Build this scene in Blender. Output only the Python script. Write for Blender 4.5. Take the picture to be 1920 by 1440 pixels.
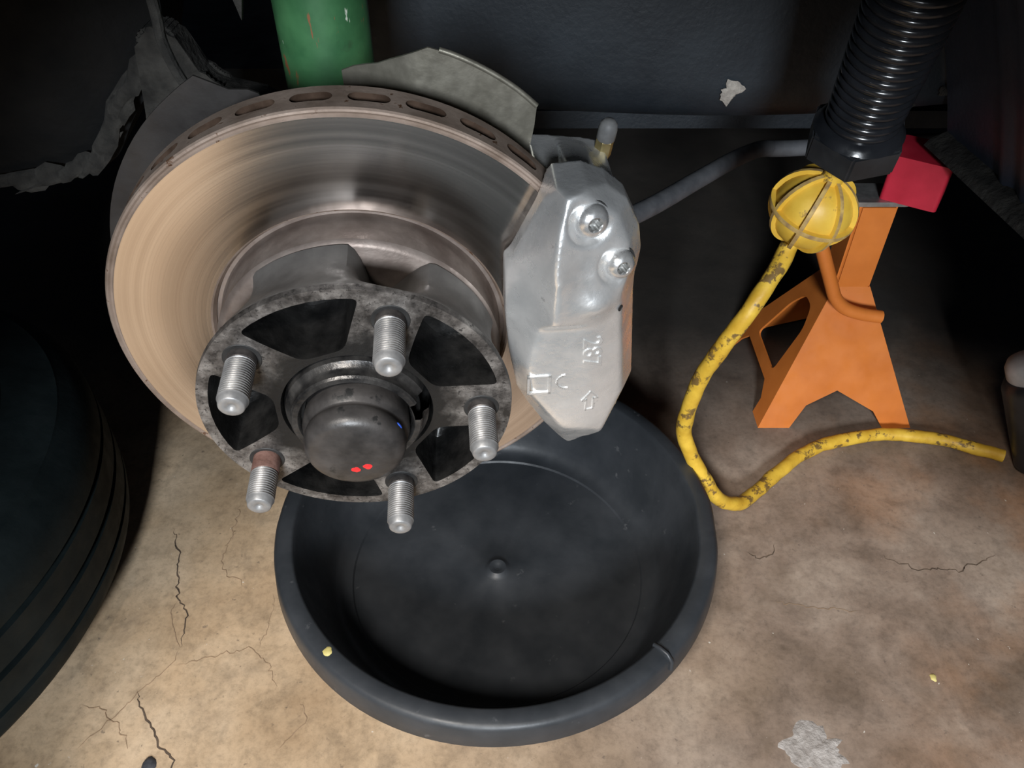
import bpy, bmesh, math, random
from mathutils import Vector, Matrix, noise
from mathutils.geometry import delaunay_2d_cdt
random.seed(7)
PI = math.pi
R = math.radians
for o in list(bpy.data.objects): bpy.data.objects.remove(o)
S = bpy.context.scene
COL = S.collection

# ------------------------------------------------------------------ camera
cd = bpy.data.cameras.new('camera'); cam = bpy.data.objects.new('camera', cd); COL.objects.link(cam)
cam.location = (0, 0, 0.726); cam.rotation_euler = (R(90 - 42.3), 0, 0)
cd.sensor_width = 36; cd.lens = 1498 / 1920 * 36; cd.clip_start = 0.01
S.camera = cam
# ------------------------------------------------------------------ world, lamps, exposure
w = bpy.data.worlds.new('garage_air'); S.world = w; w.use_nodes = True
w.node_tree.nodes['Background'].inputs[0].default_value = (0.62, 0.75, 1.0, 1)
w.node_tree.nodes['Background'].inputs[1].default_value = 0.03
def area(name, loc, tgt, size, power, col, sy=None):
    l = bpy.data.lights.new(name, 'AREA'); l.energy = power; l.color = col; l.size = size
    if sy: l.shape = 'RECTANGLE'; l.size_y = sy
    o = bpy.data.objects.new(name, l); COL.objects.link(o); o.location = loc
    o.rotation_euler = (Vector(tgt) - Vector(loc)).to_track_quat('-Z', 'Y').to_euler(); return o
area('ceiling_lamp', (-0.45, -0.75, 1.62), (0.0, 0.3, 0.2), 0.30, 28, (1.0, 0.94, 0.87))
area('wall_lamp', (-0.02, -1.75, 1.25), (0.0, 0.4, 0.45), 0.34, 62, (0.88, 0.94, 1.0))
vs = S.view_settings; vs.view_transform = 'Standard'; vs.look = 'None'; vs.exposure = 0.0; vs.gamma = 1.0; vs.use_curve_mapping = False

# ------------------------------------------------------------------ materials
class NT:
    def __init__(s, name):
        s.m = bpy.data.materials.new(name); s.m.use_nodes = True; s.t = s.m.node_tree
        s.b = s.t.nodes['Principled BSDF']; s.tc = s.n('ShaderNodeTexCoord')
    def n(s, k, **kw):
        x = s.t.nodes.new(k)
        for a, v in kw.items(): setattr(x, a, v)
        return x
    def l(s, a, b): s.t.links.new(a, b)
    def noise(s, scale, detail=5, rough=0.55, vec=None, dist=0.0):
        x = s.n('ShaderNodeTexNoise'); x.inputs['Scale'].default_value = scale; x.inputs['Detail'].default_value = detail
        x.inputs['Roughness'].default_value = rough; x.inputs['Distortion'].default_value = dist
        s.l(vec or s.tc.outputs['Object'], x.inputs['Vector']); return x.outputs['Fac']
    def ramp(s, fac, stops):
        x = s.n('ShaderNodeValToRGB'); e = x.color_ramp.elements
        while len(e) < len(stops): e.new(0.5)
        for q, (p, c) in zip(e, stops):
            q.position = p; q.color = (c, c, c, 1) if isinstance(c, (int, float)) else (*c, 1)
        s.l(fac, x.inputs[0]); return x.outputs['Color']
    def mix(s, fac, a, b, mode='MIX'):
        x = s.n('ShaderNodeMix', data_type='RGBA', blend_type=mode)
        for i, v in ((0, fac), (6, a), (7, b)):
            if isinstance(v, bpy.types.NodeSocket): s.l(v, x.inputs[i])
            elif i == 0: x.inputs[0].default_value = v
            else: x.inputs[i].default_value = (*v, 1)
        return x.outputs[2]
    def math(s, op, a, b=0.0):
        x = s.n('ShaderNodeMath', operation=op)
        for i, v in ((0, a), (1, b)):
            if isinstance(v, bpy.types.NodeSocket): s.l(v, x.inputs[i])
            else: x.inputs[i].default_value = v
        return x.outputs[0]
    def bump(s, h, strength, dist=0.001):
        x = s.n('ShaderNodeBump'); x.inputs['Strength'].default_value = strength; x.inputs['Distance'].default_value = dist
        s.l(h, x.inputs['Height']); s.l(x.outputs[0], s.b.inputs['Normal']); return x
    def set(s, col=None, rough=None, metal=None, spec=None):
        for k, v in (('Base Color', col), ('Roughness', rough), ('Metallic', metal), ('Specular IOR Level', spec)):
            if v is None: continue
            if isinstance(v, bpy.types.NodeSocket): s.l(v, s.b.inputs[k])
            else: s.b.inputs[k].default_value = (*v, 1) if k == 'Base Color' else v
        return s
def M_simple(name, c1, c2, scale=20, rough=0.5, metal=0.0, bump=0.0, bscale=60, bdist=0.001, lo=0.35, hi=0.65, spec=None, c3=None, s3=90, t3=0.68):
    t = NT(name); c = t.ramp(t.noise(scale), [(lo, c1), (hi, c2)])
    if c3 is not None:
        c = t.mix(t.ramp(t.noise(s3, 6, 0.65), [(t3, 0.0), (t3 + 0.05, 1.0)]), c, c3)
    rr = t.ramp(t.noise(scale * 2.3), [(0.3, max(0, rough - 0.08)), (0.7, min(1, rough + 0.1))])
    t.set(c, rr, metal, spec)
    if bump: t.bump(t.noise(bscale, 6), bump, bdist)
    return t.m

def M_floor():
    t = NT('stained_concrete'); P = t.tc.outputs['Object']
    sep = t.n('ShaderNodeSeparateXYZ'); t.l(P, sep.inputs[0])
    big = t.noise(6.5, 6, 0.6, dist=0.2)
    beige = t.ramp(big, [(0.30, (0.40, 0.27, 0.16)), (0.48, (0.55, 0.395, 0.25)), (0.66, (0.64, 0.485, 0.33))])
    grey = t.ramp(t.noise(7.5, 6, 0.62, dist=0.3), [(0.30, (0.17, 0.12, 0.085)), (0.48, (0.29, 0.215, 0.165)), (0.64, (0.40, 0.315, 0.25))])
    # the yard end of the slab (left) is cleaner and yellower, the right is oil-greyed
    px = t.math('ADD', sep.outputs['X'], t.math('MULTIPLY', t.noise(3.0, 3), 0.5))
    side = t.n('ShaderNodeMapRange'); side.inputs[1].default_value = 0.12; side.inputs[2].default_value = 0.46
    t.l(px, side.inputs[0])
    c = t.mix(side.outputs[0], beige, grey)
    rx = t.n('ShaderNodeMapRange'); rx.inputs[1].default_value = 0.55; rx.inputs[2].default_value = 0.80; t.l(px, rx.inputs[0])
    rust = t.math('MULTIPLY', rx.outputs[0], t.ramp(t.noise(9, 4), [(0.46, 0.0), (0.66, 0.55)]))
    c = t.mix(rust, c, (0.36, 0.17, 0.07))
    mott = t.ramp(t.noise(30, 8, 0.7, dist=0.2), [(0.30, 0.60), (0.52, 1.0), (0.75, 1.14)])
    c = t.mix(0.8, c, mott, 'MULTIPLY')
    fine = t.ramp(t.noise(150, 6, 0.75), [(0.30, 0.72), (0.50, 1.0), (0.72, 1.12)]); c = t.mix(0.9, c, fine, 'MULTIPLY')
    smud = t.ramp(t.noise(12, 7, 0.66, dist=0.4), [(0.56, 0.0), (0.74, 0.55)])
    c = t.mix(smud, c, (0.20, 0.145, 0.10))
    pits = t.ramp(t.noise(130, 3, 0.6), [(0.66, 0.0), (0.73, 0.6)]); c = t.mix(pits, c, (0.13, 0.10, 0.08))
    chips = t.ramp(t.noise(170, 2, 0.5, dist=0.4), [(0.755, 0.0), (0.78, 0.8)]); c = t.mix(chips, c, (0.75, 0.70, 0.62))
    rr = t.ramp(big, [(0.3, 0.5), (0.7, 0.72)])
    t.set(c, rr, 0.0, 0.35)
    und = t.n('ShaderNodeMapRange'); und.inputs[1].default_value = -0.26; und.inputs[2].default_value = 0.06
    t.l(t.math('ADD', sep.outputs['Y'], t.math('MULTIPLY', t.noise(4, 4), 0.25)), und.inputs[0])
    c = t.mix(t.math('MULTIPLY', und.outputs[0], 0.92), c, (0.035, 0.034, 0.032))      # floor colour fades to near black under the car
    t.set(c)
    t.bump(t.noise(60, 8, 0.7), 0.3, 0.0012)
    return t.m

def M_disc():
    t = NT('brushed_iron'); P = t.tc.outputs['Object']
    ln = t.n('ShaderNodeVectorMath', operation='LENGTH'); sep = t.n('ShaderNodeSeparateXYZ'); t.l(P, sep.inputs[0])
    cmb = t.n('ShaderNodeCombineXYZ'); t.l(sep.outputs[0], cmb.inputs[0]); t.l(sep.outputs[1], cmb.inputs[1])
    t.l(cmb.outputs[0], ln.inputs[0]); rad = ln.outputs['Value']
    v = t.n('ShaderNodeCombineXYZ'); t.l(rad, v.inputs[0])
    n1 = t.noise(900, 4, 0.7, v.outputs[0]); n2 = t.noise(190, 3, 0.6, v.outputs[0])
    c = t.mix(t.ramp(n2, [(0.35, 0.0), (0.7, 1.0)]), (0.56, 0.51, 0.475), (0.76, 0.71, 0.67))
    # a darker band around the inner half of the face
    band = t.ramp(rad, [(0.083, 0.0), (0.090, 1.0), (0.108, 1.0), (0.112, 0.0)])
    c = t.mix(t.math('MULTIPLY', band, 0.38), c, (0.28, 0.245, 0.225))
    c = t.mix(t.ramp(n1, [(0.45, 0.0), (0.85, 0.5)]), c, (0.36, 0.32, 0.30))
    t.set(c, t.ramp(n2, [(0.3, 0.15), (0.7, 0.22)]), 1.0)
    tg = t.n('ShaderNodeTangent', direction_type='RADIAL', axis='Z'); t.l(tg.outputs[0], t.b.inputs['Tangent'])
    t.b.inputs['Anisotropic'].default_value = 0.5; t.b.inputs['Anisotropic Rotation'].default_value = 0.25
    t.bump(n1, 0.035, 0.0004)
    return t.m

def M_cast_worn():
    t = NT('worn_hub_casting')
    pit = t.noise(330, 8, 0.72)
    c = t.ramp(t.noise(60, 7, 0.7), [(0.38, (0.030, 0.027, 0.025)), (0.50, (0.115, 0.105, 0.098)), (0.68, (0.33, 0.31, 0.29))])
    c = t.mix(t.ramp(pit, [(0.56, 0.0), (0.60, 0.9)]), c, (0.03, 0.027, 0.025))
    sp = t.n('ShaderNodeSeparateXYZ'); t.l(t.tc.outputs['Object'], sp.inputs[0]); cb = t.n('ShaderNodeCombineXYZ'); t.l(sp.outputs[0], cb.inputs[0]); t.l(sp.outputs[1], cb.inputs[1])
    ln = t.n('ShaderNodeVectorMath', operation='LENGTH'); t.l(cb.outputs[0], ln.inputs[0])
    gr = t.math('ADD', ln.outputs['Value'], t.math('MULTIPLY', t.noise(75, 4), 0.028))
    gm = t.n('ShaderNodeMapRange'); gm.inputs[1].default_value = 0.073; gm.inputs[2].default_value = 0.060; t.l(gr, gm.inputs[0])
    c = t.mix(gm.outputs[0], c, (0.018, 0.017, 0.016))     # grease thrown out from the bearing
    t.set(c, t.ramp(pit, [(0.3, 0.42), (0.7, 0.62)]), 0.45)
    t.bump(pit, 0.5, 0.0006); return t.m

def M_green():
    t = NT('chipped_green_paint')
    c = t.ramp(t.noise(30, 5), [(0.35, (0.024, 0.098, 0.038)), (0.65, (0.056, 0.175, 0.070))])
    mp = t.n('ShaderNodeMapping'); mp.inputs['Scale'].default_value = (1, 1, 0.28); t.l(t.tc.outputs['Object'], mp.inputs[0])
    ch = t.noise(70, 6, 0.6, mp.outputs[0], 0.5)
    c = t.mix(t.ramp(ch, [(0.62, 0.0), (0.64, 1.0)]), c, (0.24, 0.10, 0.045))
    c = t.mix(t.ramp(t.noise(120, 4, 0.6, mp.outputs[0]), [(0.68, 0.0), (0.70, 1.0)]), c, (0.55, 0.6, 0.5))
    c = t.mix(t.ramp(t.noise(55, 5, 0.6), [(0.64, 0.0), (0.72, 0.6)]), c, (0.03, 0.06, 0.03))
    t.set(c, 0.42); t.bump(ch, 0.2, 0.001); return t.m

MT = {
 'floor': M_floor(), 'disc': M_disc(), 'hubface': M_cast_worn(), 'green': M_green(),
 'rust': M_simple('rusty_rotor_edge', (0.20, 0.145, 0.11), (0.36, 0.28, 0.23), 40, 0.62, 0.35, 0.5, 260, 0.0006, c3=(0.10, 0.045, 0.02), s3=160, t3=0.62),
 'slot': M_simple('rusty_slot', (0.03, 0.018, 0.012), (0.07, 0.045, 0.032), 90, 0.9, 0.0, 0.5, 260, 0.0006, spec=0.1),
 'hat': M_simple('rotor_hat_iron', (0.18, 0.14, 0.12), (0.30, 0.25, 0.22), 55, 0.5, 0.55, 0.4, 300, 0.0005),
 'casting': M_simple('grey_cast_hub', (0.095, 0.088, 0.082), (0.17, 0.16, 0.15), 45, 0.55, 0.35, 0.3, 300, 0.0005),
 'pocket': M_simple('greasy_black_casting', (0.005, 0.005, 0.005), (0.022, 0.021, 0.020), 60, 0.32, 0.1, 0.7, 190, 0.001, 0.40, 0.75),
 'grease': M_simple('greasy_steel', (0.020, 0.020, 0.021), (0.12, 0.115, 0.11), 70, 0.30, 0.6, 0.5, 170, 0.001, 0.38, 0.72),
 'cap': M_simple('dusty_black_cap', (0.022, 0.021, 0.021), (0.065, 0.06, 0.058), 50, 0.42, 0.2, 0.4, 90, 0.001, c3=(0.02, 0.02, 0.02), s3=60, t3=0.62),
 'red_dot': M_simple('red_paint_mark', (0.70, 0.015, 0.02), (0.85, 0.03, 0.03), 300, 0.5),
 'blue_dot': M_simple('blue_paint_mark', (0.02, 0.08, 0.55), (0.05, 0.15, 0.75), 300, 0.4),
 'stud': M_simple('zinc_steel', (0.20, 0.20, 0.205), (0.32, 0.32, 0.32), 110, 0.45, 0.5, 0.2, 600, 0.0003),
 'studneck': M_simple('dark_stud_neck', (0.05, 0.045, 0.045), (0.12, 0.11, 0.105), 160, 0.45, 0.6, 0.4, 500, 0.0004),
 'rustneck': M_simple('rusty_stud_neck', (0.10, 0.048, 0.036), (0.18, 0.10, 0.082), 200, 0.7, 0.1, 0.5, 500, 0.0004),
 'alu': M_simple('silver_cast_aluminium', (0.70, 0.71, 0.71), (0.86, 0.86, 0.85), 35, 0.28, 0.70, 0.35, 240, 0.0007, c3=(0.46, 0.46, 0.46), s3=70, t3=0.66),
 'bolt': M_simple('bright_bolt_steel', (0.70, 0.70, 0.70), (0.86, 0.86, 0.85), 120, 0.26, 0.78, 0.1, 500, 0.0003),
 'dark': M_simple('black_void_shadow', (0.012, 0.012, 0.012), (0.02, 0.02, 0.02), 60, 0.6),
 'brass': M_simple('yellow_brass', (0.45, 0.36, 0.16), (0.60, 0.50, 0.26), 80, 0.35, 0.9),
 'rubbergrey': M_simple('grey_rubber', (0.10, 0.10, 0.10), (0.17, 0.17, 0.165), 90, 0.6),
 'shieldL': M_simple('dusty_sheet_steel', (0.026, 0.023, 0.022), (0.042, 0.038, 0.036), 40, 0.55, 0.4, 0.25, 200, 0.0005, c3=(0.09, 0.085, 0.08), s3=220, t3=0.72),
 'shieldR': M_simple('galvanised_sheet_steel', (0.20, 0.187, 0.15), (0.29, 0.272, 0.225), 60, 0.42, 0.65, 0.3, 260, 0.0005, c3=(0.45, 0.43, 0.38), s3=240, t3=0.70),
 'basin': M_simple('black_plastic', (0.024, 0.0275, 0.032), (0.042, 0.046, 0.052), 18, 0.44, 0.0, 0.25, 120, 0.0006, c3=(0.075, 0.078, 0.083), s3=60, t3=0.66),
 'tyre': M_simple('black_tyre_rubber', (0.005, 0.0085, 0.009), (0.009, 0.014, 0.015), 25, 0.65, 0.0, 0.3, 150, 0.001, spec=0.2),
 'liner': M_simple('blue_black_underseal', (0.0085, 0.0130, 0.0185), (0.0165, 0.0230, 0.030), 12, 0.55, 0.0, 0.5, 170, 0.0012, c3=(0.075, 0.08, 0.085), s3=260, t3=0.70),
 'liner_rib_lit': M_simple('liner_plastic_lit_blue', (0.022, 0.032, 0.055), (0.038, 0.050, 0.078), 12, 0.5, 0.0, 0.4, 170, 0.0012, c3=(0.10, 0.11, 0.13), s3=200, t3=0.70),  # liner colour raised and blued in place of faint cool light
 'linerdark': M_simple('black_underseal', (0.0035, 0.004, 0.0045), (0.008, 0.008, 0.008), 14, 0.75, 0.0, 0.6, 120, 0.0015, spec=0.2, c3=(0.022, 0.020, 0.017), s3=14, t3=0.66),
 'mud': M_simple('dried_mud', (0.008, 0.0075, 0.0065), (0.036, 0.034, 0.030), 60, 0.95, 0.0, 1.0, 140, 0.003),
 'palemud': M_simple('pale_mud_splash', (0.30, 0.27, 0.24), (0.46, 0.42, 0.37), 160, 0.9, 0.0, 1.0, 400, 0.002),
 'bar': M_simple('dusty_grey_bar', (0.09, 0.095, 0.105), (0.15, 0.155, 0.165), 40, 0.6, 0.2, 0.3, 150, 0.001),
 'orange': M_simple('orange_paint', (0.62, 0.175, 0.030), (0.72, 0.215, 0.040), 22, 0.40, 0.0, 0.15, 120, 0.0006, c3=(0.26, 0.10, 0.03), s3=95, t3=0.71),
 'steel': M_simple('grey_steel', (0.35, 0.35, 0.34), (0.5, 0.5, 0.49), 60, 0.4, 0.8, 0.2, 200),
 'red': M_simple('red_rubber', (0.50, 0.012, 0.035), (0.62, 0.02, 0.05), 30, 0.6),
 'yellow': M_simple('dirty_yellow_rubber', (0.70, 0.42, 0.045), (0.82, 0.54, 0.075), 40, 0.45, 0.0, 0.2, 200, 0.0006, c3=(0.42, 0.25, 0.06), s3=70, t3=0.64),
 'yellowedge': M_simple('grimy_yellow_edge', (0.30, 0.19, 0.09), (0.62, 0.42, 0.13), 120, 0.6, 0.0, 0.3, 300, 0.0006),
 'cable': M_simple('grimy_yellow_cable', (0.62, 0.36, 0.03), (0.80, 0.52, 0.06), 55, 0.5, 0.0, 0.4, 90, 0.0015, c3=(0.20, 0.12, 0.035), s3=60, t3=0.55),
 'gloss': M_simple('glossy_black_plastic', (0.008, 0.009, 0.011), (0.014, 0.015, 0.018), 30, 0.20, 0.0, 0.1, 200, 0.0005),
 'gloss2': M_simple('scuffed_black_plastic', (0.012, 0.013, 0.015), (0.022, 0.024, 0.027), 40, 0.36, 0.0, 0.2, 200, 0.0006, c3=(0.07, 0.07, 0.07), s3=130, t3=0.70),
 'crack': M_simple('crack_dirt', (0.05, 0.035, 0.025), (0.14, 0.10, 0.07), 60, 0.95),
 'fine_crack': M_simple('hairline_crack_dirt', (0.27, 0.18, 0.11), (0.40, 0.28, 0.18), 60, 0.95),
 'cement': M_simple('pale_cement_patch', (0.30, 0.265, 0.24), (0.50, 0.46, 0.43), 80, 0.8, 0.0, 0.8, 160, 0.003, c3=(0.15, 0.13, 0.12), s3=120, t3=0.68),
 'palegrey': M_simple('pale_grey_plastic', (0.34, 0.34, 0.34), (0.46, 0.46, 0.46), 60, 0.5),
 'ychip': M_simple('yellow_chip', (0.62, 0.52, 0.16), (0.72, 0.62, 0.25), 200, 0.6),
 'dchip': M_simple('dark_chip', (0.04, 0.042, 0.05), (0.07, 0.07, 0.08), 200, 0.6),
}

# ------------------------------------------------------------------ helpers
def link_mesh(name, me, mat, parent=None, mw=None, smooth=35):
    o = bpy.data.objects.new(name, me); COL.objects.link(o)
    for m in (mat if isinstance(mat, (list, tuple)) else [mat]): me.materials.append(MT[m])
    if smooth:
        me.polygons.foreach_set('use_smooth', [True] * len(me.polygons)); me.set_sharp_from_angle(angle=R(smooth))
    if parent is not None: o.parent = parent
    if mw is not None: o.matrix_world = mw if parent is None else mw
    return o
def obj(name, bm, mat, parent=None, smooth=35, fix=True):
    if fix: bmesh.ops.recalc_face_normals(bm, faces=bm.faces)
    me = bpy.data.meshes.new(name); bm.to_mesh(me); bm.free()
    return link_mesh(name, me, mat, parent, None, smooth)
def tag(o, label, cat, group=None):
    o['label'] = label; o['category'] = cat
    if group: o['group'] = group
    return o
def struct(o, label=None):
    o['kind'] = 'structure'
    if label: o['label'] = label
    return o
def thing(name, label, cat, mw=None, group=None):
    o = bpy.data.objects.new(name, None); COL.objects.link(o); o.empty_display_size = 0.03
    if mw is not None: o.matrix_world = mw
    return tag(o, label, cat, group)
def lathe(bm, prof, seg=64, closed=False, mi=None, M=None):
    """revolve (radius, z) pairs about Z; mi = material index per profile span"""
    rows = []
    for r_, z_ in prof:
        if r_ < 1e-6:
            v = bm.verts.new((0, 0, z_)); rows.append([v] * seg)
        else: rows.append([bm.verts.new((r_ * math.cos(2 * PI * i / seg), r_ * math.sin(2 * PI * i / seg), z_)) for i in range(seg)])
    k = len(rows); fs = []
    for j in range(k if closed else k - 1):
        a, b = rows[j], rows[(j + 1) % k]
        for i in range(seg):
            vv = []
            for q in (a[i], a[(i + 1) % seg], b[(i + 1) % seg], b[i]):
                if q not in vv: vv.append(q)
            if len(vv) > 2:
                f_ = bm.faces.new(vv); fs.append(f_)
                if mi: f_.material_index = mi[j]
    if M is not None: bmesh.ops.transform(bm, matrix=M, verts=list({v for r_ in rows for v in r_}))
    return fs
def catmull(pts, n=10):
    P = [Vector(p) for p in pts]; P = [2 * P[0] - P[1]] + P + [2 * P[-1] - P[-2]]; out = []
    for i in range(1, len(P) - 2):
        for k in range(n):
            t = k / n; a, b, c, d = P[i - 1:i + 3]
            out.append(0.5 * ((2 * b) + (c - a) * t + (2 * a - 5 * b + 4 * c - d) * t * t + (3 * b - a - 3 * c + d) * t ** 3))
    out.append(P[-2]); return out
def tube(bm, pts, rad, seg=14, caps=True, wob=0.0):
    P = [Vector(p) for p in pts]; rows = []; up = Vector((0, 0, 1)); pn = None
    for i, p in enumerate(P):
        t = (P[min(i + 1, len(P) - 1)] - P[max(i - 1, 0)]).normalized()
        if pn is None: pn = t.cross(up if abs(t.z) < 0.9 else Vector((1, 0, 0))).normalized()
        pn = (pn - t * pn.dot(t)).normalized(); b = t.cross(pn)
        rr = rad(i / (len(P) - 1)) if callable(rad) else rad
        row = []
        for k in range(seg):
            a = 2 * PI * k / seg; q = rr
            if wob: q = rr * (1 + wob * noise.noise((p + (pn * math.cos(a) + b * math.sin(a)) * rr) * 70))
            row.append(bm.verts.new(p + (pn * math.cos(a) + b * math.sin(a)) * q))
        rows.append(row)
    for a, b in zip(rows, rows[1:]):
        for k in range(seg): bm.faces.new((a[k], a[(k + 1) % seg], b[(k + 1) % seg], b[k]))
    if caps: bm.faces.new(rows[0][::-1]); bm.faces.new(rows[-1])
def prism(bm, poly, z0, z1, M=None):
    a = [bm.verts.new((x, y, z0)) for x, y in poly]; b = [bm.verts.new((x, y, z1)) for x, y in poly]; n_ = len(poly)
    bm.faces.new(a[::-1]); bm.faces.new(b)
    for i in range(n_): bm.faces.new((a[i], a[(i + 1) % n_], b[(i + 1) % n_], b[i]))
    if M is not None: bmesh.ops.transform(bm, matrix=M, verts=a + b)
def round_poly(poly, rad, n=5):
    out = []; k = len(poly)
    for i in range(k):
        p = Vector(poly[i]); a = Vector(poly[i - 1]); b = Vector(poly[(i + 1) % k])
        rr = rad[i] if isinstance(rad, (list, tuple)) else rad
        rr = min(rr, (a - p).length * 0.45, (b - p).length * 0.45)
        s_ = p + (a - p).normalized() * rr; e_ = p + (b - p).normalized() * rr
        if rr < 1e-5: out.append(tuple(p)); continue
        for j in range(n + 1):
            t = j / n; q = s_ * (1 - t) ** 2 + p * 2 * t * (1 - t) + e_ * t * t; out.append(tuple(q))
    return out
def plate(bm, outer, holes, z0, z1, M=None):
    """flat plate with holes, from z0 to z1"""
    nv = []
    def loops(z):
        res = []
        for lp in [outer] + holes:
            vs_ = [bm.verts.new((p[0], p[1], z)) for p in lp]; nv.extend(vs_)
            res.append(vs_)
        return res
    A = loops(z0); B = loops(z1)
    for L in (A, B):
        es = []
        for vs_ in L:
            for i in range(len(vs_)): es.append(bm.edges.new((vs_[i], vs_[(i + 1) % len(vs_)])))
        bmesh.ops.triangle_fill(bm, edges=es, use_beauty=True, use_dissolve=False)
    for a, b in zip(A, B):
        for i in range(len(a)):
            j = (i + 1) % len(a); bm.faces.new((a[i], a[j], b[j], b[i]))
    if M is not None: bmesh.ops.transform(bm, matrix=M, verts=nv)
def frame_to(p, zdir, xhint=(1, 0, 0)):
    z = Vector(zdir).normalized(); x = Vector(xhint); x = (x - z * x.dot(z)).normalized(); y = z.cross(x)
    m = Matrix((x, y, z)).transposed().to_4x4(); m.translation = Vector(p); return m
def apply_mods(o):
    dg = bpy.context.evaluated_depsgraph_get(); me = bpy.data.meshes.new_from_object(o.evaluated_get(dg))
    old = o.data; o.modifiers.clear(); o.data = me; bpy.data.meshes.remove(old)
    return o

# wheel axis frame: x = along the car, y = up, z = outboard along the axle; origin at the wheel flange
HUB = frame_to((-0.081045, 0.301788, 0.43288), (0.08032, -0.99525, -0.05501), (0.99676, 0.08044, 0.0))

# ================================================================== SETTING
bm = bmesh.new(); bmesh.ops.create_grid(bm, x_segments=8, y_segments=8, size=3.0)
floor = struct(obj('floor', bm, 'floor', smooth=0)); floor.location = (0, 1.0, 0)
def ribbon(pts, wid, jag, mat, parent=floor, z=0.0004):
    P = []
    for a, b in zip(pts, pts[1:]):
        a = Vector((a[0], a[1])); b = Vector((b[0], b[1])); n_ = max(2, int((b - a).length / 0.003))
        for k in range(n_):
            p = a.lerp(b, k / n_); q = noise.noise_vector(Vector((p.x * 190, p.y * 190, 3.1))); P.append(p + Vector((q.x, q.y)) * jag)
    P.append(Vector(pts[-1])); bm = bmesh.new(); L = []; Rr = []
    off = Vector((0, 1.0))
    for i, p in enumerate(P):
        t = (P[min(i + 1, len(P) - 1)] - P[max(0, i - 1)]).normalized(); nn = Vector((-t.y, t.x))
        e = 0.75 * min(1.0, 6 * i / len(P), 6 * (len(P) - 1 - i) / len(P)) * (0.65 + 0.6 * abs(noise.noise(Vector((p.x * 150, p.y * 150, 0)))))
        L.append(bm.verts.new((*(p + nn * wid * e - off), z))); Rr.append(bm.verts.new((*(p - nn * wid * e - off), z)))
    for i in range(len(P) - 1): bm.faces.new((L[i], L[i + 1], Rr[i + 1], Rr[i]))
    return obj('crack', bm, mat, parent, smooth=0)
ribbon([(-0.382, 0.557), (-0.363, 0.517), (-0.348, 0.464), (-0.334, 0.448), (-0.331, 0.43), (-0.329, 0.409)], 0.0011, 0.004, 'crack')
ribbon([(-0.329, 0.409), (-0.332, 0.39), (-0.354, 0.363), (-0.37, 0.339), (-0.392, 0.308)], 0.0007, 0.003, 'fine_crack')
ribbon([(-0.354, 0.366), (-0.352, 0.356), (-0.341, 0.342), (-0.324, 0.32), (-0.319, 0.313), (-0.304, 0.303), (-0.3, 0.301), (-0.301, 0.288), (-0.310, 0.27)], 0.0014, 0.003, 'crack')
ribbon([(-0.332, 0.39), (-0.293, 0.401), (-0.259, 0.409), (-0.246, 0.401), (-0.232, 0.384), (-0.223, 0.364)], 0.0006, 0.004, 'fine_crack')
ribbon([(-0.348, 0.464), (-0.35, 0.448), (-0.342, 0.43), (-0.329, 0.409)], 0.0007, 0.002, 'fine_crack')
ribbon([(-0.404, 0.35), (-0.387, 0.35), (-0.37, 0.339), (-0.352, 0.322), (-0.345, 0.31)], 0.0006, 0.004, 'fine_crack')
ribbon([(-0.316, 0.595), (-0.314, 0.56), (-0.314, 0.508), (-0.303, 0.493), (-0.28, 0.48)], 0.0007, 0.005, 'fine_crack')
ribbon([(-0.25, 0.47), (-0.246, 0.44), (-0.25, 0.41)], 0.0006, 0.004, 'fine_crack')
ribbon([(-0.21, 0.31), (-0.19, 0.335), (-0.20, 0.355)], 0.0006, 0.004, 'fine_crack')
ribbon([(0.40, 0.52), (0.44, 0.50), (0.48, 0.50), (0.53, 0.52)], 0.0009, 0.006, 'crack')
ribbon([(0.27, 0.46), (0.31, 0.455), (0.36, 0.45)], 0.0006, 0.005, 'fine_crack')
ribbon([(0.255, 0.525), (0.27, 0.515), (0.285, 0.52), (0.29, 0.535)], 0.0010, 0.004, 'crack')
def blob(name, c, rx, ry, h, mat, parent=None, seed=0.0, n=26, rag=0.35, M=None):
    bm = bmesh.new(); ctr = bm.verts.new((0, 0, h)); rings = []
    for f_, hh in ((0.45, 0.95), (0.8, 0.6), (1.0, 0.0)):
        row = []
        for i in range(n):
            a = 2 * PI * i / n; k = f_ * (1 + rag * noise.noise(Vector((math.cos(a) * 1.7 + seed, math.sin(a) * 1.7, seed))) + rag * 0.5 * noise.noise(Vector((math.cos(a) * 5 + seed, math.sin(a) * 5, seed))))
            row.append(bm.verts.new((rx * k * math.cos(a), ry * k * math.sin(a), h * hh)))
        rings.append(row)
    for i in range(n):
        j = (i + 1) % n; bm.faces.new((ctr, rings[0][i], rings[0][j]))
        for a, b in zip(rings, rings[1:]): bm.faces.new((a[i], b[i], b[j], a[j]))
    o = obj(name, bm, mat, parent, smooth=60)
    if M is not None: o.matrix_local = M
    else: o.location = c
    return o
p_ = blob('cement_patch', (0.272, 0.312 - 1.0, 0.0), 0.029, 0.021, 0.0012, 'cement', floor, 2.3, n=40, rag=0.5); p_['label'] = 'pale grey cement patch'

bm = bmesh.new(); prism(bm, round_poly([(-0.34, -1.25), (0.95, -1.25), (0.95, -0.03), (-0.34, -0.03)], 0.03), 0.0, 0.008)  # unseen black sheet, added so the disc has something dark to mirror
struct(obj('disc_reflection_sheet', bm, 'tyre', smooth=30), 'added black floor sheet out of view, darkening the reflection in the disc')
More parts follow.
